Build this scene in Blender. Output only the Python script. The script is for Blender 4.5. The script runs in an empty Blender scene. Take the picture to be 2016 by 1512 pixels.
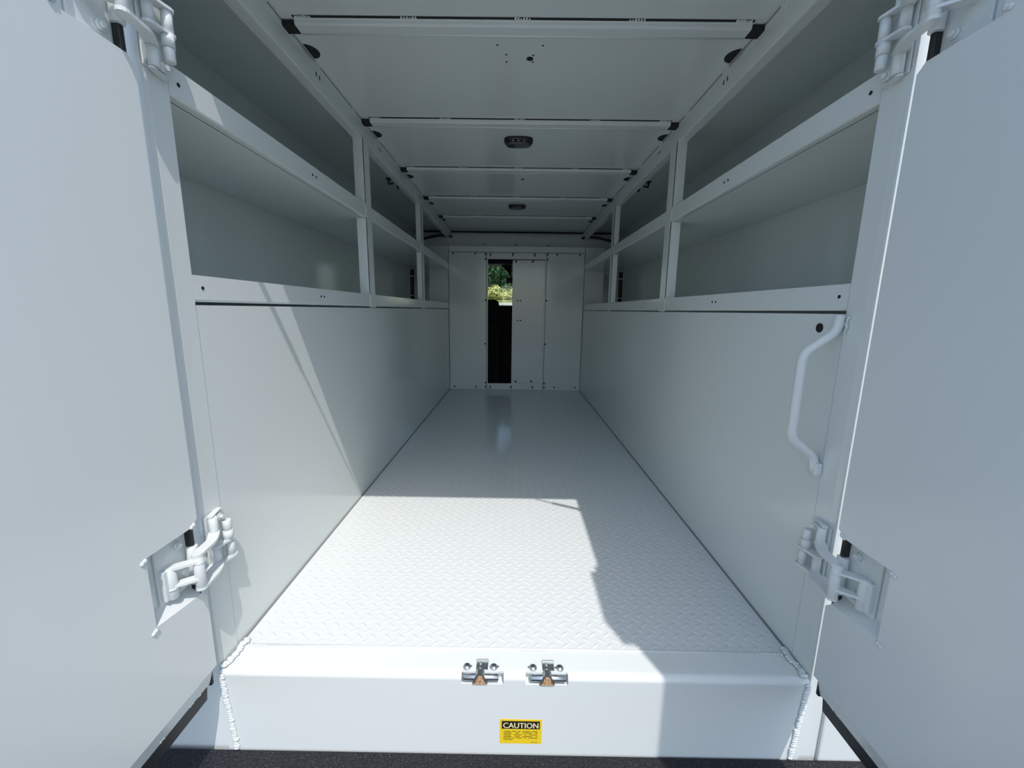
import bpy, bmesh, math, random
from mathutils import Vector, Matrix
random.seed(7)
sc = bpy.context.scene
COL = sc.collection
PI = math.pi

# ------------------------------------------------------------------ camera
cam_d = bpy.data.cameras.new('camera')
cam = bpy.data.objects.new('camera', cam_d)
COL.objects.link(cam)
sc.camera = cam
cam_d.sensor_width = 36.0
cam_d.sensor_fit = 'HORIZONTAL'
cam_d.lens = 797.883 / 2016 * 36
cam_d.clip_start = 0.02
cam_d.clip_end = 400
Rv = Vector((0.99988365, 0.00692919, 0.01358975))
Uv = Vector((-0.01461146, 0.17914393, 0.98371437))
Fv = Vector((-0.00438182, 0.98379847, -0.17922433))
M = Matrix((Rv, Uv, -Fv)).transposed().to_4x4()
M.translation = Vector((-0.00929, -0.79035, 0.7503))
cam.matrix_world = M

# ------------------------------------------------------------------ light
SUN = Vector((0.231, -0.547, 1.0)).normalized()
w = bpy.data.worlds.new('sky_world')
sc.world = w
w.use_nodes = True
nt = w.node_tree
nt.nodes.clear()
sky = nt.nodes.new('ShaderNodeTexSky')
sky.sky_type = 'NISHITA'
sky.sun_disc = False
sky.sun_elevation = math.asin(SUN.z)
sky.sun_rotation = math.atan2(SUN.x, SUN.y)
sky.altitude = 50
sky.air_density = 1.0
sky.dust_density = 1.5
sky.ozone_density = 1.0
bg = nt.nodes.new('ShaderNodeBackground')
bg.inputs['Strength'].default_value = 0.215
wo = nt.nodes.new('ShaderNodeOutputWorld')
nt.links.new(sky.outputs['Color'], bg.inputs['Color'])
nt.links.new(bg.outputs['Background'], wo.inputs['Surface'])

sd = bpy.data.lights.new('sun', 'SUN')
sd.energy = 2.85
sd.angle = math.radians(0.53)
sd.color = (1.0, 0.935, 0.90)
sun = bpy.data.objects.new('sun', sd)
sun.location = (3, -7, 12)
sun.rotation_euler = SUN.to_track_quat('Z', 'Y').to_euler()
COL.objects.link(sun)

sc.view_settings.view_transform = 'Standard'
sc.view_settings.look = 'None'
sc.view_settings.gamma = 1.0
sc.view_settings.exposure = 0.17
sc.view_settings.use_curve_mapping = False
sc.cycles.max_bounces = 14
sc.cycles.diffuse_bounces = 10
sc.cycles.glossy_bounces = 6

# ------------------------------------------------------------------ materials
def mat(name, col, rough=0.5, metal=0.0, bump=None, spec=0.5, speck=None, wave=None):
    m = bpy.data.materials.new(name)
    m.use_nodes = True
    t = m.node_tree
    b = t.nodes['Principled BSDF']
    b.inputs['Base Color'].default_value = (*col, 1)
    b.inputs['Roughness'].default_value = rough
    b.inputs['Metallic'].default_value = metal
    b.inputs['Specular IOR Level'].default_value = spec
    tc = t.nodes.new('ShaderNodeTexCoord')
    if bump:
        sc_, st, dist = bump
        n = t.nodes.new('ShaderNodeTexNoise')
        n.inputs['Scale'].default_value = sc_
        n.inputs['Detail'].default_value = 3
        bp = t.nodes.new('ShaderNodeBump')
        bp.inputs['Strength'].default_value = st
        bp.inputs['Distance'].default_value = dist
        t.links.new(tc.outputs['Object'], n.inputs['Vector'])
        t.links.new(n.outputs['Fac'], bp.inputs['Height'])
        t.links.new(bp.outputs['Normal'], b.inputs['Normal'])
    if wave:
        scl, dist = wave
        mp = t.nodes.new('ShaderNodeMapping')
        mp.inputs['Scale'].default_value = scl
        n = t.nodes.new('ShaderNodeTexNoise')
        n.inputs['Scale'].default_value = 1.0
        n.inputs['Detail'].default_value = 1.0
        bp = t.nodes.new('ShaderNodeBump')
        bp.inputs['Strength'].default_value = 1.0
        bp.inputs['Distance'].default_value = dist
        t.links.new(tc.outputs['Object'], mp.inputs['Vector'])
        t.links.new(mp.outputs['Vector'], n.inputs['Vector'])
        t.links.new(n.outputs['Fac'], bp.inputs['Height'])
        t.links.new(bp.outputs['Normal'], b.inputs['Normal'])
    if speck:
        sc_, thr, c2 = speck
        n = t.nodes.new('ShaderNodeTexNoise')
        n.inputs['Scale'].default_value = sc_
        n.inputs['Detail'].default_value = 2
        r = t.nodes.new('ShaderNodeValToRGB')
        r.color_ramp.elements[0].position = thr
        r.color_ramp.elements[0].color = (*col, 1)
        r.color_ramp.elements[1].position = thr + 0.08
        r.color_ramp.elements[1].color = (*c2, 1)
        t.links.new(tc.outputs['Object'], n.inputs['Vector'])
        t.links.new(n.outputs['Fac'], r.inputs['Fac'])
        t.links.new(r.outputs['Color'], b.inputs['Base Color'])
    return m

PAINT = mat('white_paint', (0.69, 0.74, 0.722), 0.13, bump=(260, 0.02, 0.0015))
DOORP = mat('white_door_paint', (0.70, 0.75, 0.74), 0.2, wave=((0.3, 5.0, 1.2), 0.0012))
FLOORP = mat('white_floor_paint', (0.665, 0.708, 0.70), 0.11,
             speck=(62, 0.79, (0.25, 0.25, 0.25)))
HINGEP = mat('painted_hinge_steel', (0.68, 0.725, 0.715), 0.34, bump=(500, 0.15, 0.001))
WELDP = mat('painted_weld', (0.69, 0.735, 0.72), 0.25, bump=(900, 0.3, 0.001))
RUBBER = mat('black_rubber', (0.012, 0.013, 0.014), 0.45, bump=(150, 0.1, 0.002))
LINER = mat('black_bedliner', (0.010, 0.011, 0.014), 0.5, bump=(330, 0.9, 0.004), spec=0.25,
            speck=(700, 0.60, (0.10, 0.105, 0.12)))  # pale specks in the colour stand in for the liner's sparkle
JOINT = mat('grey_joint_strip', (0.19, 0.20, 0.20), 0.6)
ZINC = mat('zinc_plated_steel', (0.62, 0.65, 0.67), 0.24, 1.0, bump=(200, 0.1, 0.001))
DZINC = mat('dull_zinc_steel', (0.42, 0.47, 0.47), 0.42, 1.0, bump=(300, 0.2, 0.001))
RUST = mat('rusty_weld', (0.55, 0.42, 0.30), 0.7, 0.0, bump=(900, 0.6, 0.002),
           speck=(260, 0.47, (0.45, 0.20, 0.05)))
BLACKH = mat('dark_opening', (0.008, 0.009, 0.01), 0.7)  # flat black that stands for the shade inside holes and gaps
SCREW = mat('dark_screw_steel', (0.05, 0.055, 0.06), 0.4, 0.6)
YELLOW = mat('yellow_vinyl', (0.83, 0.60, 0.02), 0.45)
INK = mat('black_ink', (0.014, 0.013, 0.010), 0.5)
CREAM = mat('cream_ink', (0.86, 0.78, 0.42), 0.45)
PLASTIC = mat('black_plastic', (0.012, 0.013, 0.015), 0.3)
LENS = mat('smoked_lens', (0.05, 0.055, 0.06), 0.12)
CABLE = mat('black_cable', (0.01, 0.01, 0.011), 0.4)
CABIN = mat('black_cab_trim', (0.010, 0.010, 0.011), 0.7)
SEATM = mat('black_seat_fabric', (0.012, 0.012, 0.013), 0.85, bump=(400, 0.3, 0.002))
GROUND = mat('grey_concrete', (0.22, 0.22, 0.218), 0.85, bump=(30, 0.3, 0.01), speck=(60, 0.62, (0.15, 0.15, 0.15)))
GRASS = mat('dry_grass', (0.20, 0.24, 0.06), 0.9, bump=(90, 0.6, 0.03), speck=(12, 0.5, (0.30, 0.30, 0.09)))
WALLM = mat('pale_stone', (0.62, 0.60, 0.53), 0.8, bump=(40, 0.3, 0.01))
LEAF = mat('dark_green_leaf', (0.045, 0.11, 0.045), 0.55, speck=(1.2, 0.5, (0.17, 0.27, 0.05)))
LEAF2 = mat('yellow_green_leaf', (0.26, 0.34, 0.07), 0.5, speck=(5, 0.42, (0.80, 0.74, 0.30)))
BARK = mat('tree_bark', (0.05, 0.045, 0.035), 0.9, bump=(30, 0.6, 0.02))
GLASS = bpy.data.materials.new('windshield_glass')
GLASS.use_nodes = True
_t = GLASS.node_tree
_t.nodes.clear()
_o = _t.nodes.new('ShaderNodeOutputMaterial')
_mx = _t.nodes.new('ShaderNodeMixShader')
_tr = _t.nodes.new('ShaderNodeBsdfTransparent')
_tr.inputs['Color'].default_value = (0.90, 0.95, 0.92, 1)
_gl = _t.nodes.new('ShaderNodeBsdfGlossy')
_gl.inputs['Roughness'].default_value = 0.02
_mx.inputs['Fac'].default_value = 0.05
_t.links.new(_tr.outputs[0], _mx.inputs[1])
_t.links.new(_gl.outputs[0], _mx.inputs[2])
_t.links.new(_mx.outputs[0], _o.inputs['Surface'])

# ------------------------------------------------------------------ mesh helpers
def box(bm, lo, hi, bev=0.0, seg=2):
    lo = Vector(lo); hi = Vector(hi)
    a = Vector((min(lo.x, hi.x), min(lo.y, hi.y), min(lo.z, hi.z)))
    b = Vector((max(lo.x, hi.x), max(lo.y, hi.y), max(lo.z, hi.z)))
    r = bmesh.ops.create_cube(bm, size=1.0)
    vs = r['verts']
    for v in vs:
        v.co = Vector(((a.x + b.x) / 2 + v.co.x * (b.x - a.x), (a.y + b.y) / 2 + v.co.y * (b.y - a.y),
                       (a.z + b.z) / 2 + v.co.z * (b.z - a.z)))
    if bev > 0:
        es = list({e for v in vs for e in v.link_edges})
        bmesh.ops.bevel(bm, geom=es, offset=bev, segments=seg, affect='EDGES', profile=0.5)

def prism(bm, pts, axis, a, b, smooth=False):
    """extrude a closed 2D polygon along an axis; pts are the two other coordinates in x,y,z order"""
    def mk(p, t):
        c = [p[0], p[1]]
        c.insert(axis, t)
        return bm.verts.new(c)
    A = [mk(p, a) for p in pts]
    B = [mk(p, b) for p in pts]
    n = len(pts)
    fs = [bm.faces.new(A[::-1]), bm.faces.new(B)]
    for i in range(n):
        f = bm.faces.new((A[i], A[(i + 1) % n], B[(i + 1) % n], B[i]))
        f.smooth = smooth
        fs.append(f)
    return fs

def cyl(bm, p0, p1, r, seg=16, r2=None, chamfer=0.0):
    p0 = Vector(p0); p1 = Vector(p1)
    d = p1 - p0
    q = d.to_track_quat('Z', 'Y').to_matrix()
    L = d.length
    r2 = r if r2 is None else r2
    if chamfer > 0:
        prof = [(r - chamfer, 0), (r, chamfer), (r2, L - chamfer), (r2 - chamfer, L)]
    else:
        prof = [(r, 0), (r2, L)]
    rings = []
    for (rr, z) in prof:
        rings.append([bm.verts.new(p0 + q @ Vector((rr * math.cos(2 * PI * k / seg), rr * math.sin(2 * PI * k / seg), z))) for k in range(seg)])
    bm.faces.new(rings[0][::-1])
    bm.faces.new(rings[-1])
    for i in range(len(rings) - 1):
        for k in range(seg):
            f = bm.faces.new((rings[i][k], rings[i][(k + 1) % seg], rings[i + 1][(k + 1) % seg], rings[i + 1][k]))
            f.smooth = True

def dome(bm, c, n, r, h, seg=14, rings=4):
    """a domed button head on a surface at c with normal n"""
    c = Vector(c)
    q = Vector(n).to_track_quat('Z', 'Y').to_matrix()
    prev = None
    for i in range(rings):
        a = PI / 2 * i / rings
        ring = [bm.verts.new(c + q @ Vector((r * math.cos(a) * math.cos(2 * PI * k / seg), r * math.cos(a) * math.sin(2 * PI * k / seg), h * math.sin(a)))) for k in range(seg)]
        if prev is None:
            bm.faces.new(ring[::-1])
        else:
            for k in range(seg):
                f = bm.faces.new((prev[k], prev[(k + 1) % seg], ring[(k + 1) % seg], ring[k]))
                f.smooth = True
        prev = ring
    top = bm.verts.new(c + q @ Vector((0, 0, h)))
    for k in range(seg):
        f = bm.faces.new((prev[k], prev[(k + 1) % seg], top))
        f.smooth = True

def smooth_path(pts, rad, n=6):
    """round the corners of a polyline"""
    pts = [Vector(p) for p in pts]
    out = [pts[0]]
    for i in range(1, len(pts) - 1):
        p, a, b = pts[i], pts[i - 1], pts[i + 1]
        da = (a - p); db = (b - p)
        t = min(rad, da.length * 0.48, db.length * 0.48)
        s = p + da.normalized() * t
        e = p + db.normalized() * t
        for k in range(n + 1):
            u = k / n
            out.append((1 - u) ** 2 * s + 2 * u * (1 - u) * p + u * u * e)
    out.append(pts[-1])
    return out

def tube(bm, pts, r, seg=12, flat=None):
    pts = [Vector(p) for p in pts]
    rings = []
    up = None
    for i, p in enumerate(pts):
        d = (pts[min(i + 1, len(pts) - 1)] - pts[max(i - 1, 0)]).normalized()
        if up is None:
            up = d.orthogonal().normalized()
        up = (up - d * up.dot(d)).normalized()
        s = d.cross(up)
        rr = r[i] if isinstance(r, (list, tuple)) else r
        rings.append([bm.verts.new(p + (up * math.cos(2 * PI * k / seg) + s * math.sin(2 * PI * k / seg)) * rr) for k in range(seg)])
    bm.faces.new(rings[0][::-1])
    bm.faces.new(rings[-1])
    for i in range(len(rings) - 1):
        for k in range(seg):
            f = bm.faces.new((rings[i][k], rings[i][(k + 1) % seg], rings[i + 1][(k + 1) % seg], rings[i + 1][k]))
            f.smooth = True

def link_plate(bm, path, wid, z, th):
    """flat plate lying horizontally, following an (x, y) path, with rounded ends"""
    P = [Vector((p[0], p[1], 0)) for p in path]
    left, right = [], []
    for i, p in enumerate(P):
        d = (P[min(i + 1, len(P) - 1)] - P[max(i - 1, 0)]).normalized()
        nrm = Vector((-d.y, d.x, 0))
        left.append(p + nrm * wid / 2)
        right.append(p - nrm * wid / 2)
    d0 = (P[0] - P[1]).normalized()
    d1 = (P[-1] - P[-2]).normalized()
    def cap(c, d, start):
        a0 = math.atan2(start.y - c.y, start.x - c.x)
        return [c + Vector((math.cos(a0 - PI * k / 6), math.sin(a0 - PI * k / 6), 0)) * wid / 2 for k in range(1, 6)]
    poly = left + cap(P[-1], d1, left[-1]) + right[::-1] + cap(P[0], d0, right[0])
    prism(bm, [(v.x, v.y) for v in poly], 2, z - th / 2, z + th / 2)

WLOC = {}
def obj(name, bm, m, parent=None, loc=None):
    """one mesh object from world-space geometry"""
    bmesh.ops.recalc_face_normals(bm, faces=bm.faces[:])
    me = bpy.data.meshes.new(name)
    org = Vector(loc) if loc is not None else Vector((0, 0, 0))
    if parent is not None:
        org = WLOC[parent.name]
    bm.transform(Matrix.Translation(-org))
    bm.to_mesh(me)
    bm.free()
    for mm in (m if isinstance(m, (list, tuple)) else [m]):
        me.materials.append(mm)
    o = bpy.data.objects.new(name, me)
    COL.objects.link(o)
    if name == 'weld_bead':
        o['kind'] = 'stuff'
    if parent is not None:
        o.parent = parent
        WLOC[o.name] = org
    else:
        o.location = org
        WLOC[o.name] = org
    return o

def empty(name, loc):
    o = bpy.data.objects.new(name, None)
    o.empty_display_size = 0.05
    COL.objects.link(o)
    o.location = loc
    WLOC[o.name] = Vector(loc)
    return o

def tag(o, label=None, cat=None, group=None, kind=None):
    if label: o['label'] = label
    if cat: o['category'] = cat
    if group: o['group'] = group
    if kind: o['kind'] = kind
    return o

def copy_tree(o, loc, parent=None):
    c = o.copy()
    COL.objects.link(c)
    if parent is not None:
        c.parent = parent
    else:
        c.location = loc
    WLOC[c.name] = Vector(loc)
    for ch in [k for k in COL.objects if k.parent == o]:
        copy_tree(ch, loc, c)
    return c

def B():
    return bmesh.new()

# one-mesh helper: build several primitive calls in one go
def mk(name, m, parent, *calls, loc=None):
    bm = B()
    for fn, *a in calls:
        fn(bm, *a)
    return obj(name, bm, m, parent, loc)

W = 0.62          # half width of the cargo aisle
YF = 3.028        # bulkhead
YS = -0.067       # rear face of the sill
YR = -0.0605      # rear face of the body
XO = 0.97         # outer wall
ZC = 1.478        # ceiling

# ================================================================== SETTING
# ---- floor
fl = mk('floor', FLOORP, None, (box, (-W, 0.0, -0.02), (W, 3.06, 0.0)), loc=(0, 0, 0))
tag(fl, 'white painted diamond plate deck running to the bulkhead', kind='structure')

def treads():
    verts, faces = [], []
    p = 0.033
    L, Wd, H = 0.0135, 0.0042, 0.0017
    prof = [(-1, 0, 0), (-0.55, -0.8, 0), (0, -1, 0), (0.55, -0.8, 0), (1, 0, 0), (0.55, 0.8, 0), (0, 1, 0), (-0.55, 0.8, 0),
            (-0.62, 0, 0.8), (0, 0, 1), (0.62, 0, 0.8)]
    fc = [(0, 1, 8), (1, 2, 9, 8), (2, 3, 10, 9), (3, 4, 10), (4, 5, 10), (5, 6, 9, 10), (6, 7, 8, 9), (7, 0, 8)]
    def lug(x, y, a):
        b = len(verts)
        ca, sa = math.cos(a), math.sin(a)
        for (u, v, h) in prof:
            u *= L; v *= Wd
            verts.append((x + u * ca - v * sa, y + u * sa + v * ca, h * H))
        for f in fc:
            faces.append(tuple(b + i for i in f))
    nx = int(2 * W / p)
    ny = int(YF / p)
    for j in range(ny):
        for i in range(nx + 1):
            x = -W + 0.012 + i * p
            y = 0.012 + j * p
            if -W + 0.012 < x < W - 0.012:
                lug(x, y, math.radians(40))
            x += p / 2; y += p / 2
            if -W + 0.012 < x < W - 0.012 and y < YF - 0.01:
                lug(x, y, math.radians(-40))
    me = bpy.data.meshes.new('tread_pattern')
    me.from_pydata(verts, [], faces)
    me.materials.append(FLOORP)
    for q in me.polygons:
        q.use_smooth = True
    o = bpy.data.objects.new('tread_pattern', me)
    COL.objects.link(o)
    o.parent = fl
    o['kind'] = 'stuff'
treads()

def weld_line(bm, p0, p1, r, step, n=(0, 0, 1), wob=0.25, ew=1.0):
    """overlapping ripples of a weld bead"""
    p0 = Vector(p0); p1 = Vector(p1)
    L = (p1 - p0).length
    k = max(2, int(L / step))
    d = (p1 - p0).normalized()
    nn = Vector(n)
    s = d.cross(nn).normalized()
    for i in range(k + 1):
        c = p0 + d * L * i / k + s * random.uniform(-wob, wob) * r
        rr = r * random.uniform(0.85, 1.15)
        rings = []
        seg = 8
        for (f, h) in ((1.0, 0.0), (0.8, 0.45), (0.35, 0.7)):
            rings.append([bm.verts.new(c + (d * math.cos(2 * PI * q / seg) * 0.62 + s * math.sin(2 * PI * q / seg) * ew) * rr * f + nn * rr * h * 0.75) for q in range(seg)])
        for a in range(2):
            for q in range(seg):
                f = bm.faces.new((rings[a][q], rings[a][(q + 1) % seg], rings[a + 1][(q + 1) % seg], rings[a + 1][q]))
                f.smooth = True
        bm.faces.new(rings[2])
        bm.faces.new(rings[0][::-1])

# grey strip laid as the dark gap between the deck plate and the walls
for k in (-1, 1):
    mk('edge_joint', JOINT, fl, (box, (k * (W - 0.0045), 0.012, -0.001), (k * (W + 0.001), 3.02, 0.0009)))

# ---- rear sill folded down below the deck, with two latch slots
sill = empty('trim_1', (0, YS, 0))
tag(sill, 'white painted rear sill folded down below the deck', kind='structure')
R_ = 0.014
arc = [(YS + R_ - R_ * math.sin(a), -R_ + R_ * math.cos(a)) for a in [PI / 2 * k / 8 for k in range(9)]]
full = [(-0.0005, 0.0)] + arc + [(YS, -0.36), (YS + 0.02, -0.36), (YS + 0.02, -0.03), (-0.0005, -0.03)]
ZT = -0.0195
slot = [(-0.0005, 0.0), (YS + 0.010, 0.0), (YS + 0.010, -0.005), (YS + 0.0205, -0.005), (YS + 0.0205, ZT - 0.003), (YS, ZT - 0.003), (YS, -0.36), (YS + 0.02, -0.36), (YS + 0.02, -0.03), (-0.0005, -0.03)]
SX = [(-0.110, -0.0215), (0.0245, 0.1135)]
bm = B()
segs = [(-0.618, SX[0][0]), (SX[0][1], SX[1][0]), (SX[1][1], 0.618)]
for a, b in segs:
    prism(bm, full, 0, a, b)
for a, b in SX:
    prism(bm, slot, 0, a, b)
obj('sill_plate', bm, PAINT, sill)
# thin bright lip where the deck plate ends
bm = B()
tube(bm, [(-0.60, 0.0, 0.0005), (0.60, 0.0, 0.0005)], 0.0022, 8)
obj('plate_edge', bm, PAINT, sill)
for (a, b) in ((-0.42, -0.375), (0.02, 0.075), (-0.598, -0.56), (0.545, 0.598)):
    bm = B()
    weld_line(bm, (a, -0.001, 0.0), (b, -0.001, 0.0), 0.005, 0.006)
    obj('weld_bead', bm, WELDP, sill)
for s in (-1, 1):
    bm = B()
    weld_line(bm, (s * 0.610, 0.012, 0.002), (s * 0.612, -0.058, 0.002), 0.0085, 0.0055, wob=0.35)
    obj('weld_bead', bm, WELDP, sill)
    bm = B()
    weld_line(bm, (s * 0.614, YS - 0.0005, -0.012), (s * 0.600, YS - 0.0005, -0.195), 0.0072, 0.0055, n=(0, -1, 0), wob=0.15)
    obj('weld_bead', bm, WELDP, sill)

# ---- side walls
def holes(parent, pts, n, r=0.004, depth=0.001, name='screw_hole', m=BLACKH):
    n = Vector(n)
    for p in pts:
        p = Vector(p)
        bm = B()
        cyl(bm, p - n * 0.002, p + n * depth, r, 10)
        obj(name, bm, m, parent)

def side_wall(s, side, word):
    wl = empty('wall_' + side, (s * W, 0, 0))
    tag(wl, 'white painted %s side wall of the cargo body with lining panel and jamb' % word, kind='structure')
    mk('lining_panel', PAINT, wl, (box, (s * (W + 0.0008), -0.0035, -0.01), (s * (W + 0.012), YF + 0.02, 0.7515)))
    # door jamb: flat face, small bevel, rear face out to the body corner
    x = s
    pts = [(x * W, -0.0052), (x * W, -0.046), (x * (W + 0.0018), -0.0575), (x * (W + 0.0036), YR), (x * (XO + 0.03), YR), (x * (XO + 0.03), YR + 0.03), (x * (W + 0.036), YR + 0.03), (x * (W + 0.036), -0.0052)]
    bm = B()
    prism(bm, pts, 2, -0.36, 1.53)
    obj('door_jamb', bm, PAINT, wl)
    # proud corner pillar of the body beyond the weld
    if s > 0:
        mk('corner_plate', PAINT, wl, (box, (s * 0.660, YR + 0.002, -0.36), (s * 0.99, YS - 0.001, -0.05), 0.004))
    mk('outer_panel', PAINT, wl, (box, (s * XO, -0.04, -0.3), (s * (XO + 0.02), 3.3, 1.53)))
    mk('front_panel', PAINT, wl, (box, (s * (W + 0.004), 3.05, 0.70), (s * 0.803, 3.07, 1.318), 0.001, 1))
    return wl
wl = side_wall(-1, 'left', 'left')
wr = side_wall(1, 'right', 'right')
bm = B()
cyl(bm, (W + 0.004, 0.058, 0.723), (W - 0.0006, 0.058, 0.723), 0.0095, 20)
tag(obj('access_hole', bm, BLACKH, wr), 'round black hole behind the grab handle')

# ---- front bulkhead
wf = empty('wall_front', (0, YF, 0))
tag(wf, 'white painted front bulkhead of bolted panels around a sliding door', kind='structure')
for (a, b) in ((-0.617, -0.274), (0.274, 0.617)):
    mk('bulkhead_panel', PAINT, wf, (box, (a, YF, 0.0), (b, YF + 0.012, 1.2600), 0.001, 1))
mk('top_strip', PAINT, wf, (box, (-0.617, YF - 0.003, 1.264), (0.617, YF + 0.014, 1.3165), 0.003, 2), (box, (-0.617, YF + 0.01, 1.304), (0.617, 3.16, 1.316)))
mk('upper_track', PAINT, wf, (box, (-0.262, YF, 1.206), (0.262, YF + 0.012, 1.261), 0.003, 2))
mk('lower_track', PAINT, wf, (box, (-0.262, YF - 0.002, 0.0), (0.262, YF + 0.012, 0.060), 0.003, 2))
for s in (-1, 1):
    mk('door_stile', PAINT, wf, (box, (s * 0.259, YF - 0.010, 0.0), (s * 0.2700, YF + 0.012, 1.2605), 0.002, 2))
scr = [(-.576, 1.249), (-.374, 1.25), (-.282, 1.247), (-.282, 1.203), (.280, 1.247), (.280, 1.205), (.367, 1.25), (.573, 1.249),
       (-.282, .838), (.281, .84), (-.284, .436), (.28, .438), (-.577, .023), (-.372, .025), (-.280, .065), (-.280, .026), (.280, .064), (.280, .025), (.378, .027), (.578, .028)]
for (x, z) in scr:
    bm = B()
    dome(bm, (x, YF - 0.0005, z), (0, -1, 0), 0.0085, 0.005, 10, 3)
    obj('screw', bm, SCREW, wf)
for (x, z) in ((-.237, 1.247), (-.036, 1.25), (.164, 1.249), (-.235, .03), (-.036, .03), (.169, .031)):
    bm = B()
    dome(bm, (x, YF - 0.0025, z), (0, -1, 0), 0.008, 0.005, 10, 3)
    cyl(bm, (x, YF - 0.004, z - 0.004), (x, YF - 0.004, z - 0.020), 0.0045, 8)
    obj('screw', bm, SCREW, wf)
mk('front_sheet', PAINT, wf, (box, (-1.0, 3.262, -0.3), (-0.35, 3.268, 1.53)), (box, (0.35, 3.262, -0.3), (1.0, 3.268, 1.53)), (box, (-0.35, 3.262, 1.25), (0.35, 3.268, 1.53)))
mk('seam_shade_strip', BLACKH, wf, (box, (-0.282, YF + 0.0125, 0.0), (-0.262, YF + 0.0135, 1.27)), (box, (0.270, YF + 0.0125, 0.0), (0.282, YF + 0.0135, 1.27)), (box, (-0.617, YF + 0.0125, 1.255), (0.617, YF + 0.0135, 1.268)))  # black strips put behind the panel seams to paint their shade
# curved panel above the bulkhead and its three bolts
prof = [(3.235 - 0.10 * math.sin(a), 1.467 - 0.165 * (1 - math.cos(a))) for a in [PI / 2 * k / 8 for k in range(9)]]
bm = B()
prism(bm, prof + [(p[0] + 0.012, p[1]) for p in prof[::-1]], 0, -XO, XO)
obj('upper_panel', bm, PAINT, wf)
for x in (-0.30, -0.005, 0.29):
    bm = B()
    dome(bm, (x, YF + 0.035, 1.316), (0, 0, 1), 0.018, 0.028)
    obj('bolt_head', bm, ZINC, wf)

# ---- sliding door in the bulkhead
d3 = empty('door_3', (0.11, YF + 0.02, 0))
tag(d3, 'white sliding door panel left half open in the front bulkhead', kind='structure')
mk('door_panel', PAINT, d3, (box, (-0.035, YF + 0.0135, 0.050), (0.268, YF + 0.0255, 1.200), 0.002, 2))
for (x, z) in ((-.005, 1.186), (.148, 1.188), (.007, .078), (.158, .08)):
    bm = B()
    dome(bm, (x, YF + 0.0135, z), (0, -1, 0), 0.010, 0.005, 10, 3)
    obj('screw', bm, SCREW, d3)
for (x, z) in ((.015, .837), (.043, .838), (.018, .656), (.046, .656)):
    bm = B()
    cyl(bm, (x, YF + 0.016, z), (x, YF + 0.0125, z), 0.0075, 12)
    obj('screw_hole', bm, SCREW, d3)

# ---- ceiling / roof
ce = empty('ceiling', (0, 1.6, ZC))
tag(ce, 'white painted sheet metal roof above the cargo aisle', kind='structure')
mk('roof_sheet', PAINT, ce, (box, (-1.0, -0.05, ZC), (1.0, 3.225, ZC + 0.012)), (box, (-1.0, -0.067, 1.52), (1.0, 3.4, 1.535)))
mk('rear_header', PAINT, ce, (box, (-0.97, YR + 0.001, 1.459), (0.97, -0.02, 1.525), 0.006))
for (x, y, r) in ((.024, .553, .010), (.058, .492, .003), (.033, .536, .003), (.033, .568, .003), (-.069, .492, .003), (-.045, .535, .003), (-.045, .569, .003), (.024, 1.671, .010)):
    bm = B()
    cyl(bm, (x, y, ZC + 0.002), (x, y, ZC - 0.0008), r, 16)
    obj('drilled_hole', bm, BLACKH, ce)
for s in (-1, 1):
    for y in (0.53, 1.09, 1.64, 2.22, 2.74):
        bm = B()
        pts = [(s * (0.616 - 0.030 * math.sin(PI * k / 10)), y - 0.034 * math.cos(PI * k / 10)) for k in range(11)]
        prism(bm, pts, 2, ZC - 0.0008, ZC + 0.002)
        obj('wiring_hole', bm, BLACKH, ce)

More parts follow.
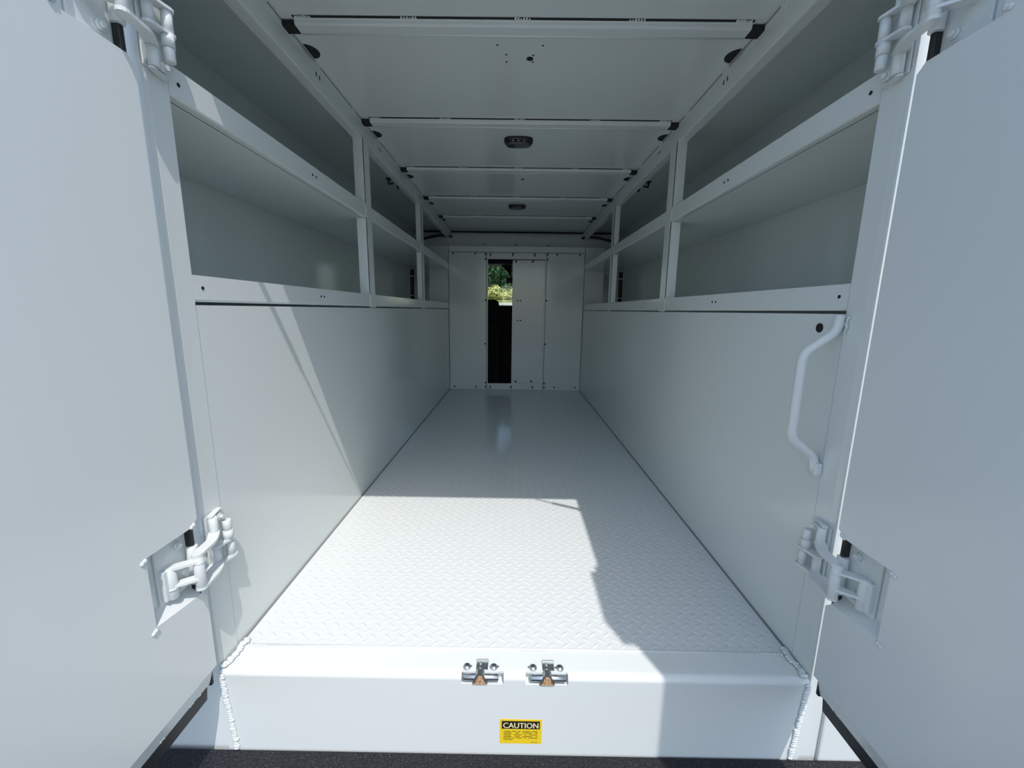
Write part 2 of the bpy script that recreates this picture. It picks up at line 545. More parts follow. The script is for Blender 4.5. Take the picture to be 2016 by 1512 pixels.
# ================================================================== REAR DOORS (swung open 90 degrees)
XI, XB = 0.603, 0.632      # inner sheet / outer skin
Y0, Y1 = -0.088, -0.75
ZB, ZTOP = 0.035, 1.53
PK = [(0.206, 0.345), (1.126, 1.265)]   # hinge pockets z ranges
PY = -0.198
def rear_door(s, name, lab):
    d = empty(name, (s * XI, Y0, 0))
    tag(d, lab, kind='structure')
    # inner sheet with two notches at the hinge edge
    bm = B()
    t = 0.0016
    zs = [ZB, PK[0][0], PK[0][1], PK[1][0], PK[1][1], ZTOP]
    outl = [(Y1, ZB), (Y0, ZB)]
    for (a, b) in PK:
        lo_ = a < 0.5
        outl += [(Y0, a - 0.012), (Y0 - 0.012, a), (PY, a + (0.012 if lo_ else 0)), (PY, b - (0 if lo_ else 0.012)), (Y0 - 0.012, b), (Y0, b + 0.012)]
    outl += [(Y0, ZTOP), (Y1, ZTOP)]
    prism(bm, outl, 0, s * XI, s * (XI + t))
    obj('inner_sheet', bm, DOORP, d)
    # outer skin reaching lower, and the door's edges
    mk('outer_skin', DOORP, d, (box, (s * (XB - 0.002), Y1, 0.030), (s * XB, Y0 + 0.0078, ZTOP)))
    calls = [(box, (s * XI, Y1 - 0.002, ZB), (s * XB, Y1, ZTOP)), (box, (s * XI, Y1, ZTOP - 0.002), (s * XB, Y0, ZTOP)), (box, (s * (XI + 0.001), Y1, ZB + 0.001), (s * XB, Y0 - 0.012, ZB + 0.003))]
    for a, b in ((ZB, PK[0][0] - 0.012), (PK[0][1] + 0.012, PK[1][0] - 0.012), (PK[1][1] + 0.012, ZTOP)):
        calls.append((box, (s * (XI + 0.0005), Y0 - 0.002, a), (s * (XB - 0.004), Y0 - 0.0005, b)))
    mk('edge_channel', DOORP, d, *calls)
    bm = B()
    prism(bm, [(s * (XI + 0.0002), ZB), (s * (XI + 0.0018), ZB), (s * (XI + 0.0110), 0.002), (s * (XI + 0.0096), 0.001)], 1, Y1, Y0 - 0.012)
    for yy in (-0.128, -0.145, -0.21, -0.29):
        weld_line(bm, (s * (XI + 0.0078), yy, 0.008), (s * (XI + 0.0078), yy - 0.007, 0.008), 0.003, 0.004, n=(-s, 0, 0.3))
    obj('bottom_flange', bm, DOORP, d)
    # pockets: open towards the hinge edge, sloped floor
    for (a, b) in PK:
        low = a < 0.5
        zA, zB, zC, zD = (a, a + 0.012, b, b) if low else (a, a, b - 0.012, b)
        dA, dC = (0.016, 0.004) if low else (0.004, 0.016)
        xf, xb_ = s * XI, s * (XB - 0.005)
        ye = Y0 - 0.012
        F = [(xf, ye, zA), (xf, PY, zB), (xf, PY, zC), (xf, ye, zD)]
        K = [(xb_, ye, zA + dA), (xb_, PY + 0.012, zB + dA), (xb_, PY + 0.012, zC - dC), (xb_, ye, zD - dC)]
        bm = B()
        fv = [bm.verts.new(v) for v in F]
        kv = [bm.verts.new(v) for v in K]
        for q in range(3):
            bm.faces.new((fv[q], fv[q + 1], kv[q + 1], kv[q]))
        bm.faces.new(kv)
        obj('hinge_pocket', bm, DOORP, d)
        # corner weld drops at the pocket's corners
        bm = B()
        for (yy, zz) in ((PY, b), (PY, a + 0.010), (Y0 - 0.008, b + 0.006)):
            for k in range(2):
                dome(bm, (s * (XI - 0.0002), yy - 0.002 - 0.005 * k, zz - 0.003 - 0.002 * k), (-s, 0, 0), 0.0045, 0.003, 8, 3)
        obj('weld_bead', bm, WELDP, d)
    # rubber seal
    bm = B()
    prism(bm, [(s * (XI + 0.0085), 0.003), (s * (XI + 0.0105), 0.004), (s * (XI + 0.0170), -0.006), (s * (XI + 0.0182), -0.022), (s * (XI + 0.0160), -0.028), (s * (XI + 0.0120), -0.027), (s * (XI + 0.0100), -0.010)], 1, Y1, Y0 - 0.020)
    obj('bottom_seal', bm, RUBBER, d)
    bm = B()
    box(bm, (s * (XI + 0.006), Y0 - 0.012, -0.004), (s * (XI + 0.020), Y0 - 0.0035, ZTOP), 0.003, 2)
    obj('edge_seal', bm, RUBBER, d)
    mk('latch_bracket', DOORP, d, (box, (s * XI, -0.75, 1.40), (s * (XI - 0.028), -0.555, ZTOP), 0.004), (box, (s * XI, -0.75, ZTOP), (s * XB, -0.555, ZTOP + 0.05), 0.004))
    return d
rear_door(-1, 'door_1', 'left rear door swung open with its blank inner face to the aisle')
rear_door(1, 'door_2', 'right rear door swung open with its blank inner face to the aisle')

# door stays from the tops of the doors to the rear header
for s, a, b, side in ((-1, (-0.598, -0.238, 1.492), (-0.30, -0.066, 1.462), 'left'), (1, (0.598, -0.16, 1.492), (0.427, -0.066, 1.468), 'right')):
    st = empty('door_stay', a)
    bm = B()
    tube(bm, [a, Vector(a).lerp(Vector(b), 0.62)], 0.0085, 10)
    obj('stay_cylinder', bm, PLASTIC, st)
    bm = B()
    tube(bm, [Vector(a).lerp(Vector(b), 0.6), b], 0.0042, 8)
    obj('stay_rod', bm, ZINC, st)
    bm = B()
    dome(bm, a, (-s, 0, 0), 0.013, 0.012)
    obj('ball_joint', bm, ZINC, st)
    tag(st, 'black telescopic stay from the top of the %s rear door to the header' % side, 'stay')

# ================================================================== SHELVES
def shelf(s, z0, z1, side, level):
    t = empty('storage_shelf', (s * W, 0, z0))
    bm = B()
    # folded lip with rounded lower edge, from jamb to bulkhead
    r = 0.005
    cs = [(s * (W + r - r * math.cos(a)), z0 + r - r * math.sin(a)) for a in [PI / 2 * k / 5 for k in range(6)]]
    pts = [(s * W, z1), ] + cs + [(s * (W + 0.02), z0), (s * (W + 0.02), z0 + 0.003), (s * (W + 0.003), z0 + 0.003), (s * (W + 0.003), z1)]
    prism(bm, pts, 1, -0.004, 3.05)
    obj('front_lip', bm, PAINT, t)
    mk('shelf_deck', PAINT, t, (box, (s * (W + 0.018), -0.025, z0), (s * (XO - 0.001), 3.045, z0 + 0.004)))
    hz = z0 + 0.027
    holes(t, [(s * W, 0.018, hz), (s * W, 0.51, hz), (s * W, 0.532, hz)], (-s, 0, 0), 0.0035)
    tag(t, 'white steel %s shelf with folded front lip along the %s wall' % (level, side), 'shelf', 'storage shelves along the side walls')
for s, side in ((-1, 'left'), (1, 'right')):
    shelf(s, 0.7575, 0.808, side, 'lower')
    shelf(s, 1.113, 1.166, side, 'upper')

# posts: steel angles from the lower shelf lip to the roof rail
def post(s, y0, y1, dep, side, which):
    t = empty('shelf_post', (s * W, y0, 0.752))
    bm = B()
    th = 0.003
    prism(bm, [(s * (W - 0.0035), y0), (s * (W - 0.0035), y1), (s * (W - 0.0005), y1), (s * (W - 0.0005), y0)], 2, 0.7535, 1.41)
    obj('front_flange', bm, PAINT, t)
    for (a, b) in ((0.8085, 1.1125), (1.1665, 1.418)):
        bm = B()
        prism(bm, [(s * (W - 0.0034), y0), (s * (W + dep), y0), (s * (W + dep), y0 + th), (s * (W - 0.0034), y0 + th)], 2, a, b)
        obj('side_flange', bm, PAINT, t)
    bm = B()
    for (za, zb) in ((0.755, 0.80), (1.115, 1.163)):
        for yy in (y0 - 0.001, y1 + 0.001):
            weld_line(bm, (s * (W - 0.0008), yy, za), (s * (W - 0.0008), yy, zb), 0.0030, 0.004, n=(-s, 0, 0))
    weld_line(bm, (s * (W + 0.002), y0 - 0.0005, 1.110), (s * (W + dep), y0 - 0.0005, 1.110), 0.003, 0.005, n=(0, -1, 0))
    obj('weld_bead', bm, WELDP, t)
    tag(t, 'white steel angle post %s the %s shelves' % (which, side), 'post', 'posts holding up the shelves')
for s, side in ((-1, 'left'), (1, 'right')):
    post(s, 0.945, 1.008, 0.037, side, 'nearer the doors on')
    post(s, 1.940, 2.000, 0.031, side, 'nearer the bulkhead on')

# roof rails
for s, side in ((-1, 'left'), (1, 'right')):
    t = empty('roof_rail', (s * W, 0, 1.405))
    bm = B()
    r = 0.004
    cs = [(s * (W + r - r * math.cos(a)), 1.405 + r - r * math.sin(a)) for a in [PI / 2 * k / 4 for k in range(5)]]
    prism(bm, [(s * W, 1.4735)] + cs + [(s * (W + 0.034), 1.405), (s * (W + 0.034), 1.408), (s * (W + 0.003), 1.408), (s * (W + 0.003), 1.4735)], 1, -0.02, 3.205)
    obj('rail_channel', bm, PAINT, t)
    mk('lap_strip', PAINT, t, (box, (s * (W - 0.0012), -0.02, 1.4615), (s * (W + 0.001), 3.2, 1.4738)))
    mk('slit_shade_strip', BLACKH, t, (box, (s * (W + 0.0005), 0.0, 1.4736), (s * (W + 0.003), 3.2, 1.4779)))  # black strip painted as the shade in the slit above the rail
    bm = B()
    y = 0.30
    while y < 3.1:
        weld_line(bm, (s * (W - 0.0005), y, 1.4755), (s * (W - 0.0005), y + 0.03, 1.4755), 0.0045, 0.006, n=(-s, 0, 0))
        y += 0.2775
    obj('weld_bead', bm, WELDP, t)
    for y in (0.575, 1.15):
        for k in (0, 1):
            bm = B()
            prism(bm, [(y + 0.022 * k, 1.438), (y + 0.022 * k + 0.006, 1.438), (y + 0.022 * k + 0.006, 1.450), (y + 0.022 * k, 1.450)], 0, s * (W - 0.0006), s * (W + 0.001))
            obj('rail_slot', bm, BLACKH, t)
    tag(t, 'white painted steel rail under the roof along the %s side' % side, 'rail', 'roof rails')

# roof cross beams
def beam():
    t = empty('roof_beam', (0, 0, ZC))
    e = 0.586
    bm = B()
    h = 0.0135
    r = 0.004
    def hat(x0, x1):
        # rear web leans, bottom plate, rounded corners, front web
        p = [(-0.020, ZC - 0.0025), (-0.0145, ZC - 0.003), (-0.0135, ZC - h + 0.005), (-0.0125, ZC - h + 0.0022), (-0.0105, ZC - h + 0.0006), (-0.008, ZC - h), (0.020, ZC - h), (0.0225, ZC - h + 0.0006), (0.0245, ZC - h + 0.0022), (0.0255, ZC - h + 0.005), (0.0255, ZC - 0.001), (0.0235, ZC - 0.001), (-0.018, ZC - 0.001)]
        prism(bm, p, 0, x0, x1)
    hat(-e, e)
    tube(bm, [(-e, 0.0232, ZC - h + 0.0002), (e, 0.0232, ZC - h + 0.0002)], 0.0024, 10)  # round lip added so the front edge catches a bright line
    obj('hat_channel', bm, PAINT, t)
    bm = B()
    box(bm, (-e, -0.026, ZC - 0.002), (e, -0.019, ZC - 0.0005))
    obj('slit_shade_strip', bm, BLACKH, t)  # black strip painted as the shade in the slit over the beam
    bm = B()
    for x in (-0.56, -0.29, 0.0, 0.29, 0.56):
        weld_line(bm, (x - 0.018, -0.0225, ZC - 0.001), (x + 0.018, -0.0225, ZC - 0.001), 0.005, 0.006, n=(0, 0, -1))
    obj('weld_bead', bm, WELDP, t)
    for s in (-1, 1):
        bm = B()
        box(bm, (s * e, -0.012, ZC - 0.016), (s * (W + 0.001), 0.022, ZC - 0.001), 0.002, 1)
        obj('end_gap_shade', bm, BLACKH, t)  # black block standing in for shade in the open gap at the beam end
    return t
b0 = beam()
ords = ['nearest the rear doors', 'second from the rear doors', 'above the middle of the aisle', 'second from the bulkhead', 'nearest the bulkhead']
for i, y in enumerate((0.408, 0.958, 1.503, 2.050, 2.590)):
    o = b0 if i == 0 else copy_tree(b0, (0, y, ZC))
    o.location = (0, y, ZC)
    tag(o, 'white steel cross beam under the roof, ' + ords[i], 'beam', 'cross beams under the roof')

# dome lights
def oval(bm, cx, cy, z0, z1, ax, ay, k=0.0, n=28, e=3.2):
    def ring(f, z):
        out = []
        for i in range(n):
            a = 2 * PI * i / n
            c, s_ = math.cos(a), math.sin(a)
            out.append(bm.verts.new((cx + ax * f * math.copysign(abs(c) ** (2 / e), c), cy + ay * f * math.copysign(abs(s_) ** (2 / e), s_), z)))
        return out
    R = [ring(1, z0), ring(1, z0 + (z1 - z0) * 0.6), ring(1 - k, z1)]
    for i in range(2):
        for q in range(n):
            f = bm.faces.new((R[i][q], R[i][(q + 1) % n], R[i + 1][(q + 1) % n], R[i + 1][q]))
            f.smooth = True
    bm.faces.new(R[0]); bm.faces.new(R[2])
def dome_light():
    t = empty('dome_light', (0, 0, ZC))
    bm = B(); oval(bm, 0, 0, ZC - 0.0002, ZC - 0.012, 0.063, 0.043, 0.06)
    hs = obj('housing', bm, PLASTIC, t)
    bm = B(); oval(bm, 0, 0.010, ZC - 0.010, ZC - 0.021, 0.056, 0.028, 0.12)
    obj('lens', bm, LENS, t)
    for x in (-0.024, 0.0, 0.024):
        bm = B()
        cyl(bm, (x, -0.026, ZC - 0.0115), (x, -0.026, ZC - 0.0145), 0.007, 12)
        obj('led', bm, ZINC, hs)
    return t
l0 = dome_light()
l0.location = (-0.004, 1.132, ZC)
tag(l0, 'black oval dome light on the roof behind the second beam, larger in view', 'light', 'dome lights')
l1 = copy_tree(l0, (-0.004, 2.262, ZC))
l1.location = (-0.004, 2.262, ZC)
tag(l1, 'black oval dome light on the roof near the bulkhead, smaller in view', 'light', 'dome lights')

# ================================================================== HINGES
def hinge(s, upper, lab):
    zc = 1.471
    root = empty('pivot_hinge', (s * 0.605, -0.09, (1.19 if upper else 0.285)))
    def P(name, build, m=HINGEP, par=None):
        bm = B()
        build(bm)
        for v in bm.verts:
            v.co.x *= -s
            if upper:
                v.co.z = zc - v.co.z
        return obj(name, bm, m, par or root)
    # coordinates below are for the left lower hinge (x negative)
    P('pin_tube', lambda b: cyl(b, (-0.606, -0.047, 0.300), (-0.606, -0.047, 0.336), 0.0082, 18, None, 0.001))
    P('pin_tube', lambda b: (cyl(b, (-0.601, -0.018, 0.293), (-0.601, -0.018, 0.315), 0.0082, 18, None, 0.001), cyl(b, (-0.601, -0.018, 0.272), (-0.601, -0.018, 0.293), 0.0094, 18)))
    P('pin_tube', lambda b: cyl(b, (-0.602, -0.014, 0.232), (-0.602, -0.014, 0.272), 0.0082, 18))
    P('pin_tube', lambda b: cyl(b, (-0.607, -0.046, 0.232), (-0.607, -0.046, 0.272), 0.0078, 18))
    P('pivot_tube', lambda b: (cyl(b, (-0.583, -0.121, 0.2365), (-0.583, -0.121, 0.301), 0.0088, 20, None, 0.0006), cyl(b, (-0.583, -0.121, 0.2865), (-0.583, -0.121, 0.288), 0.0093, 20)))
    P('pivot_tube', lambda b: cyl(b, (-0.612, -0.098, 0.240), (-0.612, -0.098, 0.305), 0.0095, 18, None, 0.001))
    P('door_tube', lambda b: (cyl(b, (-0.615, -0.146, 0.233), (-0.615, -0.146, 0.294), 0.0088, 20, None, 0.0012), cyl(b, (-0.615, -0.146, 0.2505), (-0.615, -0.146, 0.2545), 0.0096, 20)))
    P('link_arm', lambda b: link_plate(b, smooth_path([(-0.606, -0.047, 0), (-0.588, -0.078, 0), (-0.586, -0.100, 0), (-0.583, -0.121, 0)], 0.02), 0.0185, 0.303, 0.0055))
    P('link_arm', lambda b: link_plate(b, smooth_path([(-0.606, -0.046, 0), (-0.590, -0.070, 0), (-0.586, -0.100, 0), (-0.583, -0.121, 0)], 0.02), 0.0185, 0.2365, 0.005))
    P('link_arm', lambda b: link_plate(b, [(-0.601, -0.014, 0), (-0.605, -0.03, 0), (-0.607, -0.046, 0)], 0.019, 0.272, 0.0045))
    P('link_arm', lambda b: link_plate(b, [(-0.601, -0.012, 0), (-0.605, -0.03, 0), (-0.609, -0.06, 0), (-0.612, -0.098, 0)], 0.019, 0.233, 0.0045))
    P('door_link', lambda b: link_plate(b, [(-0.583, -0.121, 0), (-0.600, -0.134, 0), (-0.616, -0.146, 0)], 0.017, 0.291, 0.0045))
    P('door_link', lambda b: link_plate(b, [(-0.583, -0.121, 0), (-0.600, -0.134, 0), (-0.616, -0.146, 0)], 0.017, 0.257, 0.0045))
    jp = P('jamb_plate', lambda b: (link_plate(b, [(-0.608, -0.050, 0), (-0.612, -0.036, 0), (-0.6165, -0.018, 0)], 0.011, 0.3385, 0.003), box(b, (-0.6195, -0.056, 0.225), (-0.6165, -0.006, 0.336), 0.001, 1)))
    P('bolt', par=jp, build=lambda b: (cyl(b, (-0.6165, -0.026, 0.3265), (-0.606, -0.026, 0.3265), 0.0076, 6), cyl(b, (-0.606, -0.026, 0.3265), (-0.600, -0.026, 0.3265), 0.0042, 12)))
    db = P('door_bracket', lambda b: (box(b, (-0.6265, -0.165, 0.226), (-0.622, -0.100, 0.336), 0.001, 1), box(b, (-0.623, -0.162, 0.236), (-0.613, -0.153, 0.292), 0.001, 1)))
    for (y, z) in ((-0.121, 0.320), (-0.121, 0.241)):
        P('bolt', par=db, build=lambda b: (cyl(b, (-0.6225, y, z), (-0.6205, y, z), 0.0105, 18), cyl(b, (-0.6205, y, z), (-0.616, y, z), 0.0076, 6), cyl(b, (-0.616, y, z), (-0.612, y, z), 0.0042, 12)))
    tag(root, lab, 'hinge', 'double pivot door hinges')
hinge(-1, False, 'white painted double pivot hinge low on the left rear door')
hinge(1, False, 'white painted double pivot hinge low on the right rear door')
hinge(-1, True, 'white painted double pivot hinge high on the left rear door')
hinge(1, True, 'white painted double pivot hinge high on the right rear door')

# ================================================================== GRAB HANDLE
gh = empty('grab_handle', (0.61, 0.0, 0.59))
bm = B()
pth = smooth_path([(0.6115, -0.002, 0.750), (0.6105, -0.001, 0.718), (0.556, 0.005, 0.674), (0.556, 0.005, 0.502), (0.6085, 0.004, 0.462), (0.6105, 0.004, 0.43)], 0.017, 8)
tube(bm, pth, 0.0088, 16)
obj('grip_tube', bm, HINGEP, gh)
mk('foot_plate', HINGEP, gh, (box, (0.6195, -0.009, 0.426), (0.605, 0.017, 0.452), 0.003))
bm = B()
weld_line(bm, (0.6190, -0.013, 0.745), (0.6190, -0.011, 0.715), 0.0048, 0.004, n=(-1, 0, 0), wob=0.4)
obj('weld_bead', bm, WELDP, gh)
tag(gh, 'white painted bent steel grab handle on the right wall by the door', 'handle')

# ================================================================== LATCH KEEPERS on the sill
def keeper(cx, flip, lab):
    t = empty('latch_keeper', (cx, YS, 0))
    yb = YS + 0.004
    zb = -0.0085
    a, b = cx - 0.0445, cx + 0.0445
    bx0, bx1 = (a + 0.004, b - 0.011) if not flip else (a + 0.011, b - 0.004)
    bm = B()
    cyl(bm, (bx0, yb, zb), (bx1, yb, zb), 0.0066, 20, None, 0.0008)
    obj('keeper_bar', bm, ZINC, t)
    m0 = cx - 0.004 if not flip else cx + 0.002
    # clamp plate standing in a notch of the sill
    bm = B()
    box(bm, (m0 - 0.0105, YS + 0.010, 0.0), (m0 + 0.0145, YS + 0.034, 0.0022), 0.0006, 1)
    box(bm, (m0 - 0.0105, YS + 0.031, 0.0), (m0 + 0.0145, YS + 0.034, 0.006), 0.0006, 1)
    obj('clamp_plate', bm, DZINC, t)
    bm = B()
    dome(bm, (m0 - 0.002, YS + 0.024, 0.002), (0, 0, 1), 0.0036, 0.004)
    cyl(bm, (m0 - 0.002, YS + 0.016, 0.0035), (m0 - 0.002, YS + 0.009, 0.0025), 0.0036, 10)
    obj('set_screw', bm, DZINC, t)
    # triangular saddle over the bar
    bm = B()
    prism(bm, [(m0 - 0.005, 0.003), (m0 + 0.003, 0.003), (m0 + 0.011, -0.016), (m0 + 0.0145, -0.018), (m0 + 0.006, 0.0025), (m0 + 0.002, 0.006), (m0 - 0.006, 0.006), (m0 - 0.010, 0.0), (m0 - 0.0165, -0.0175), (m0 - 0.0125, -0.0165)], 1, YS - 0.004, YS + 0.012)
    obj('saddle', bm, DZINC, t)
    bm = B()
    prism(bm, [(m0 - 0.0045, 0.0015), (m0 + 0.0025, 0.0015), (m0 + 0.011, -0.0175), (m0 - 0.0125, -0.0175)], 1, YS - 0.0030, YS + 0.006)
    tag(obj('weld_web', bm, RUST, t), 'rust stained weld')
    bm = B()
    box(bm, (m0 - 0.016, YS - 0.003, -0.0215), (m0 + 0.014, YS + 0.008, -0.0172), 0.001, 1)
    obj('weld_foot', bm, RUST, t)
    for dx in (-0.0305, 0.0265):
        bm = B()
        dome(bm, (m0 + dx, YS + 0.019, 0.0), (0, 0, 1), 0.0088, 0.0062, 20, 5)
        tg = 1 if not flip else -1
        prism(bm, [(m0 + dx + tg * 0.004, YS + 0.0245), (m0 + dx + tg * 0.012, YS + 0.019), (m0 + dx + tg * 0.004, YS + 0.0135)], 2, 0.0, 0.0022)
        obj('bolt_head', bm, ZINC, t)
    tag(t, lab, 'latch', 'latch keepers on the sill')
keeper(-0.0658, False, 'silver latch keeper with rusty weld, left one on the white sill')
keeper(0.0690, True, 'silver latch keeper with rusty weld, right one on the white sill')

# ================================================================== CAUTION DECAL
dec = empty('caution_decal', (0.0165, YS, -0.14))
tag(dec, 'yellow caution decal with black header on the sill face', 'decal')
x0, x1 = -0.0285, 0.0615
z1, z0 = -0.109, -0.1715
yd = YS - 0.0003
mk('backing', YELLOW, dec, (box, (x0, yd, z0), (x1, YS, z1)))
mk('header_band', INK, dec, (box, (x0 + 0.0042, yd - 0.0002, z1 - 0.0245), (x1 - 0.0042, yd, z1 - 0.0045)))
dgc = bpy.context.evaluated_depsgraph_get
def word_mesh(txt):
    cu = bpy.data.curves.new('t', 'FONT')
    cu.body = txt
    cu.resolution_u = 3
    ob = bpy.data.objects.new('t', cu)
    COL.objects.link(ob)
    dg = dgc()
    dg.update()
    me = bpy.data.meshes.new_from_object(ob.evaluated_get(dg))
    bpy.data.objects.remove(ob)
    bpy.data.curves.remove(cu)
    return me
def put(bm, txt, xa, xb, zb, h, bold=0.0):
    """lay a word in the x-z plane between xa and xb with its baseline at zb and cap height h; returns nothing"""
    me = word_mesh(txt)
    vs = [v.co for v in me.vertices]
    mn, mx = min(v.x for v in vs), max(v.x for v in vs)
    my = max(v.y for v in vs)
    off = len(bm.verts)
    for dx in ([0.0] if not bold else [-bold, 0.0, bold]):
        nv = [bm.verts.new((xa + (v.x - mn) / (mx - mn) * (xb - xa) + dx, yd - 0.0004 - 0.00002 * (dx / bold if bold else 0), zb + v.y / my * h)) for v in vs]
        for p in me.polygons:
            try:
                bm.faces.new([nv[i] for i in p.vertices])
            except ValueError:
                pass
    bpy.data.meshes.remove(me)
bm = B()
put(bm, 'CAUTION', x0 + 0.0075, x1 - 0.0075, z1 - 0.0220, 0.0135, 0.0003)
obj('header_text', bm, CREAM, dec)
lines = ['CHAINS MUST BE CROSSED UNDER', 'DRAWBAR AND ATTACHED TO', 'TOWING VEHICLE TO PREVENT', 'DRAWBAR FROM DROPPING TO', 'GROUND IN EVENT OF COUPLING', 'FAILURE.']
bm = B()
xa, xb = x0 + 0.0085, x1 - 0.0085
cw = 0.0026
for i, ln in enumerate(lines):
    ws = ln.split()
    tot = sum(len(t) for t in ws) * cw
    gap = (xb - xa - tot) / (len(ws) - 1) if len(ws) > 1 else 0
    x = xa
    for t in ws:
        put(bm, t, x, x + len(t) * cw - 0.0004, z1 - 0.0318 - i * 0.0042, 0.0024, 0.0001)
        x += len(t) * cw + gap
put(bm, 'BYP-140', x1 - 0.0215, x1 - 0.009, z0 + 0.003, 0.0019, 0.00008)
obj('message_text', bm, INK, dec)

# ================================================================== BUMPER
bu = empty('rear_bumper', (0, -0.25, -0.2))
mk('step_top', LINER, bu, (box, (-1.02, -0.50, -0.255), (1.02, YS - 0.001, -0.1965), 0.006, 2))
mk('step_face', LINER, bu, (box, (-1.02, -0.515, -0.42), (1.02, -0.49, -0.205), 0.006, 2))
tag(bu, 'black textured rear step bumper below the white sill', 'bumper')

# ================================================================== CABLES
def cable(name, pts, r, lab, cat, clips=()):
    t = empty(name, pts[0])
    bm = B()
    tube(bm, smooth_path(pts, 0.06), r, 8)
    obj('sheath', bm, CABLE, t)
    for c in clips:
        bm = B()
        c = Vector(c)
        box(bm, c - Vector((0.0175, 0.0175, 0.004)), c + Vector((0.0175, 0.0175, 0.004)), 0.0015)
        tag(obj('clip', bm, HINGEP, t), 'pale clip')
    tag(t, lab, cat)
for s, side in ((-1, 'left'), (1, 'right')):
    cable('wiring_loom', [(s * 0.945, 2.985, 0.765), (s * 0.945, 2.99, 1.0), (s * 0.942, 2.995, 1.10)], 0.017,
          'black wiring loom rising in the far %s shelf corner' % side, 'cable', [(s * 0.945, 2.985, 0.87), (s * 0.944, 2.99, 1.04)])
    cable('roof_cable', [(s * 0.93, 3.06, 1.37), (s * 0.83, 3.08, 1.385), (s * 0.74, 3.09, 1.412), (s * 0.63, 3.10, 1.415), (s * 0.60, 3.13, 1.41)], 0.011,
          'black cable under the roof at the far %s corner' % side, 'cable')
    t = empty('cable_clip', (s * 0.74, 1.74, ZC))
    bm = B()
    box(bm, (s * 0.728, 1.668, ZC - 0.006), (s * 0.752, 1.700, ZC - 0.0002), 0.002)
    tube(bm, [(s * 0.74, 1.684, ZC - 0.004), (s * 0.75, 1.72, ZC - 0.02), (s * 0.735, 1.755, ZC - 0.006)], 0.005, 6)
    tube(bm, [(s * 0.718, 1.79, ZC - 0.002), (s * 0.72, 1.81, ZC - 0.018), (s * 0.73, 1.83, ZC - 0.002)], 0.005, 6)
    obj('tie', bm, CABLE, t)
    tag(t, 'small black cable tie mount under the roof above the %s shelves' % side, 'clip')

# ================================================================== CAB seen through the sliding door
cab = empty('truck_cab', (0, 4.1, -0.3))
yA, yB = 3.27, 5.05
mk('cab_shell', CABIN, cab, (box, (-0.95, yA, -0.35), (0.95, yB, -0.33)), (box, (-0.95, yA, -0.35), (-0.93, yB, 1.5)), (box, (0.93, yA, -0.35), (0.95, yB, 1.5)),
   (box, (-0.95, yA - 0.03, 1.345), (0.95, yB, 1.5)), (box, (-0.95, yB - 0.02, -0.35), (0.95, yB, 0.815)),
   (box, (-0.95, yB - 0.03, 0.8), (-0.80, yB, 1.5)), (box, (0.80, yB - 0.03, 0.8), (0.95, yB, 1.5)))
mk('dashboard', CABIN, cab, (box, (-0.93, 4.45, -0.2), (0.93, yB - 0.02, 0.80), 0.03, 3))
mk('gangway', CABIN, cab, (box, (-0.34, YF + 0.03, -0.05), (-0.30, yA, 1.24)), (box, (0.30, YF + 0.03, -0.05), (0.34, yA, 1.24)), (box, (-0.34, YF + 0.03, -0.08), (0.34, yA + 0.02, -0.05)), (box, (-0.34, YF + 0.03, 1.21), (0.34, yA + 0.02, 1.24)))
mk('headliner', CABIN, cab, (box, (-0.345, 3.244, 1.186), (0.345, 3.256, 1.31)))
mk('windshield', GLASS, cab, (box, (-0.80, yB - 0.013, 0.815), (0.80, yB - 0.009, 1.345)))
bm = B()
prism(bm, [(-0.215, 1.36), (-0.06, 1.36), (-0.06, 1.17), (-0.075, 1.185), (-0.12, 1.26)], 1, 4.86, 4.90)
box(bm, (-0.135, 4.76, 1.105), (0.10, 4.79, 1.175), 0.012)
obj('rear_view_mirror', bm, PLASTIC, cab)
tag(cab, 'dark truck cab interior seen through the gap of the sliding door', 'cab')
seat = empty('cab_seat', (-0.45, 3.75, -0.3))
mk('headrest', SEATM, seat, (box, (-0.58, 3.70, 0.60), (-0.185, 3.80, 0.86), 0.045, 4))
mk('seat_back', SEATM, seat, (box, (-0.68, 3.68, -0.05), (-0.17, 3.82, 0.62), 0.05, 3))
mk('seat_cushion', SEATM, seat, (box, (-0.68, 3.72, -0.325), (-0.17, 4.2, -0.02), 0.05, 3))
tag(seat, 'black cab seat with headrest beyond the sliding door', 'seat')

# ================================================================== OUTSIDE
gd = mk('ground', GROUND, None, (box, (-40, -40, -0.97), (40, 40, -0.92)), loc=(0, 0, 0))
tag(gd, 'pale concrete yard around the truck', kind='structure')
bank = mk('grass_bank', GRASS, None, (box, (-8, 11.1, -0.92), (8, 20, 1.035), 0.05, 2), loc=(0, 15, -0.92))
tag(bank, 'sunlit grass bank behind the pale retaining wall', kind='structure')
wall = empty('retaining_wall', (0, 11, -0.92))
for r_ in range(5):
    for i in range(16):
        off = 0.25 if r_ % 2 else 0.0
        x = -4.0 + i * 0.5 + off
        if -1.6 < x < 0.6 or r_ == 4:
            mk('stone', WALLM, wall, (box, (x + 0.006, 10.75 + random.uniform(-.008, .008), -0.92 + r_ * 0.376), (x + 0.494, 11.1, -0.92 + r_ * 0.376 + 0.37), 0.01, 1))
tag(wall, 'pale stone retaining wall seen through the windshield', 'wall')

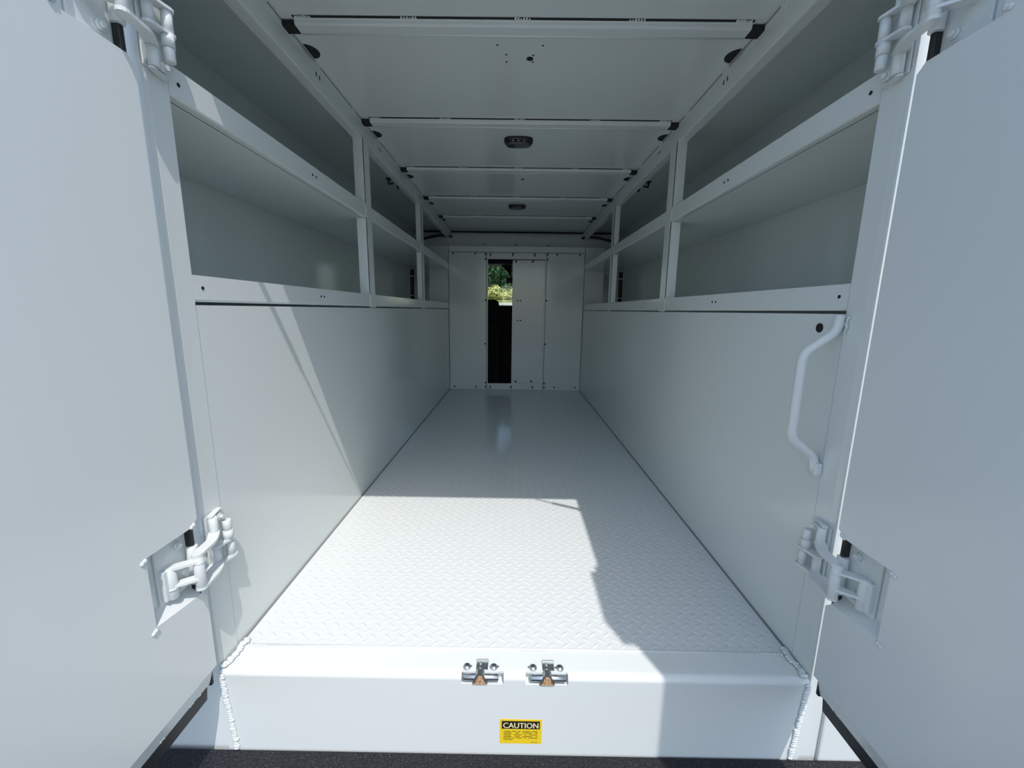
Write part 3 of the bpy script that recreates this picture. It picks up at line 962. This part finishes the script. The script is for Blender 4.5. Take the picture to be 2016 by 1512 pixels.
def leaves(bm, c, rad, n, size, squash=0.85):
    for _ in range(n):
        d = Vector((random.gauss(0, 1), random.gauss(0, 1), random.gauss(0, 1))).normalized()
        rr = random.uniform(0.65, 1.0)
        p = Vector(c) + Vector((d.x * rad, d.y * rad, d.z * rad * squash)) * rr
        nrm = (d + Vector((random.uniform(-.7, .7), random.uniform(-.7, .7), random.uniform(-.3, .9)))).normalized()
        a = nrm.orthogonal().normalized()
        a = (Matrix.Rotation(random.uniform(0, 2 * PI), 3, nrm) @ a)
        b = nrm.cross(a)
        s_ = size * random.uniform(0.7, 1.3)
        v = [bm.verts.new(p - a * s_), bm.verts.new(p + b * s_ * 0.5 + nrm * s_ * 0.1), bm.verts.new(p + a * s_), bm.verts.new(p - b * s_ * 0.5 + nrm * s_ * 0.1)]
        bm.faces.new(v)
def plant(name, base, blobs, n, size, m, lab, cat, trunk=0.1):
    t = empty(name, base)
    bm = B()
    for (c, r) in blobs:
        leaves(bm, c, r, n, size)
    f = obj('foliage', bm, m, t)
    f['kind'] = 'stuff'
    bm = B()
    top = blobs[0][0]
    tube(bm, [base, ((base[0] + top[0]) / 2 + 0.04, base[1], (base[2] + top[2]) / 2), (top[0], top[1], top[2] + blobs[0][1] * 0.5)], [trunk, trunk * 0.8, trunk * 0.4], 8)
    for (c, r) in blobs[1:]:
        tube(bm, [(base[0], base[1], base[2] + (c[2] - base[2]) * 0.4), c], [trunk * 0.5, trunk * 0.2], 6)
    obj('trunk', bm, BARK, t)
    tag(t, lab, cat)
gz = 1.03
plant('flowering_shrub', (-0.62, 12.2, gz), [((-0.62, 12.2, 1.30), 0.28), ((-0.40, 12.2, 1.24), 0.2), ((-0.82, 12.3, 1.22), 0.2)], 420, 0.035, LEAF2, 'yellow flowering shrub on the left behind the stone wall', 'shrub', 0.02)
plant('flowering_shrub', (-0.02, 12.9, gz), [((-0.02, 12.9, 1.26), 0.25), ((0.24, 12.9, 1.2), 0.2)], 420, 0.035, LEAF2, 'yellow flowering shrub on the right behind the stone wall', 'shrub', 0.02)
plant('tree', (-0.55, 16.0, gz), [((-0.6, 16.0, 2.6), 1.0), ((-1.2, 16.2, 1.9), 0.8), ((-0.1, 16.1, 1.8), 0.8)], 2600, 0.07, LEAF, 'dark green tree with slim trunk beyond the shrubs', 'tree', 0.05)
plant('tree', (-2.1, 18.5, gz), [((-2.2, 18.5, 2.4), 1.3), ((-1.5, 18.8, 2.2), 1.3)], 3600, 0.09, LEAF, 'broad green tree farthest back on the left', 'tree', 0.09)
plant('tree', (0.8, 21.5, gz), [((0.8, 21.5, 2.9), 1.7), ((-0.6, 21.8, 2.4), 1.7)], 3200, 0.09, LEAF, 'broad green tree farthest back on the right', 'tree', 0.09)
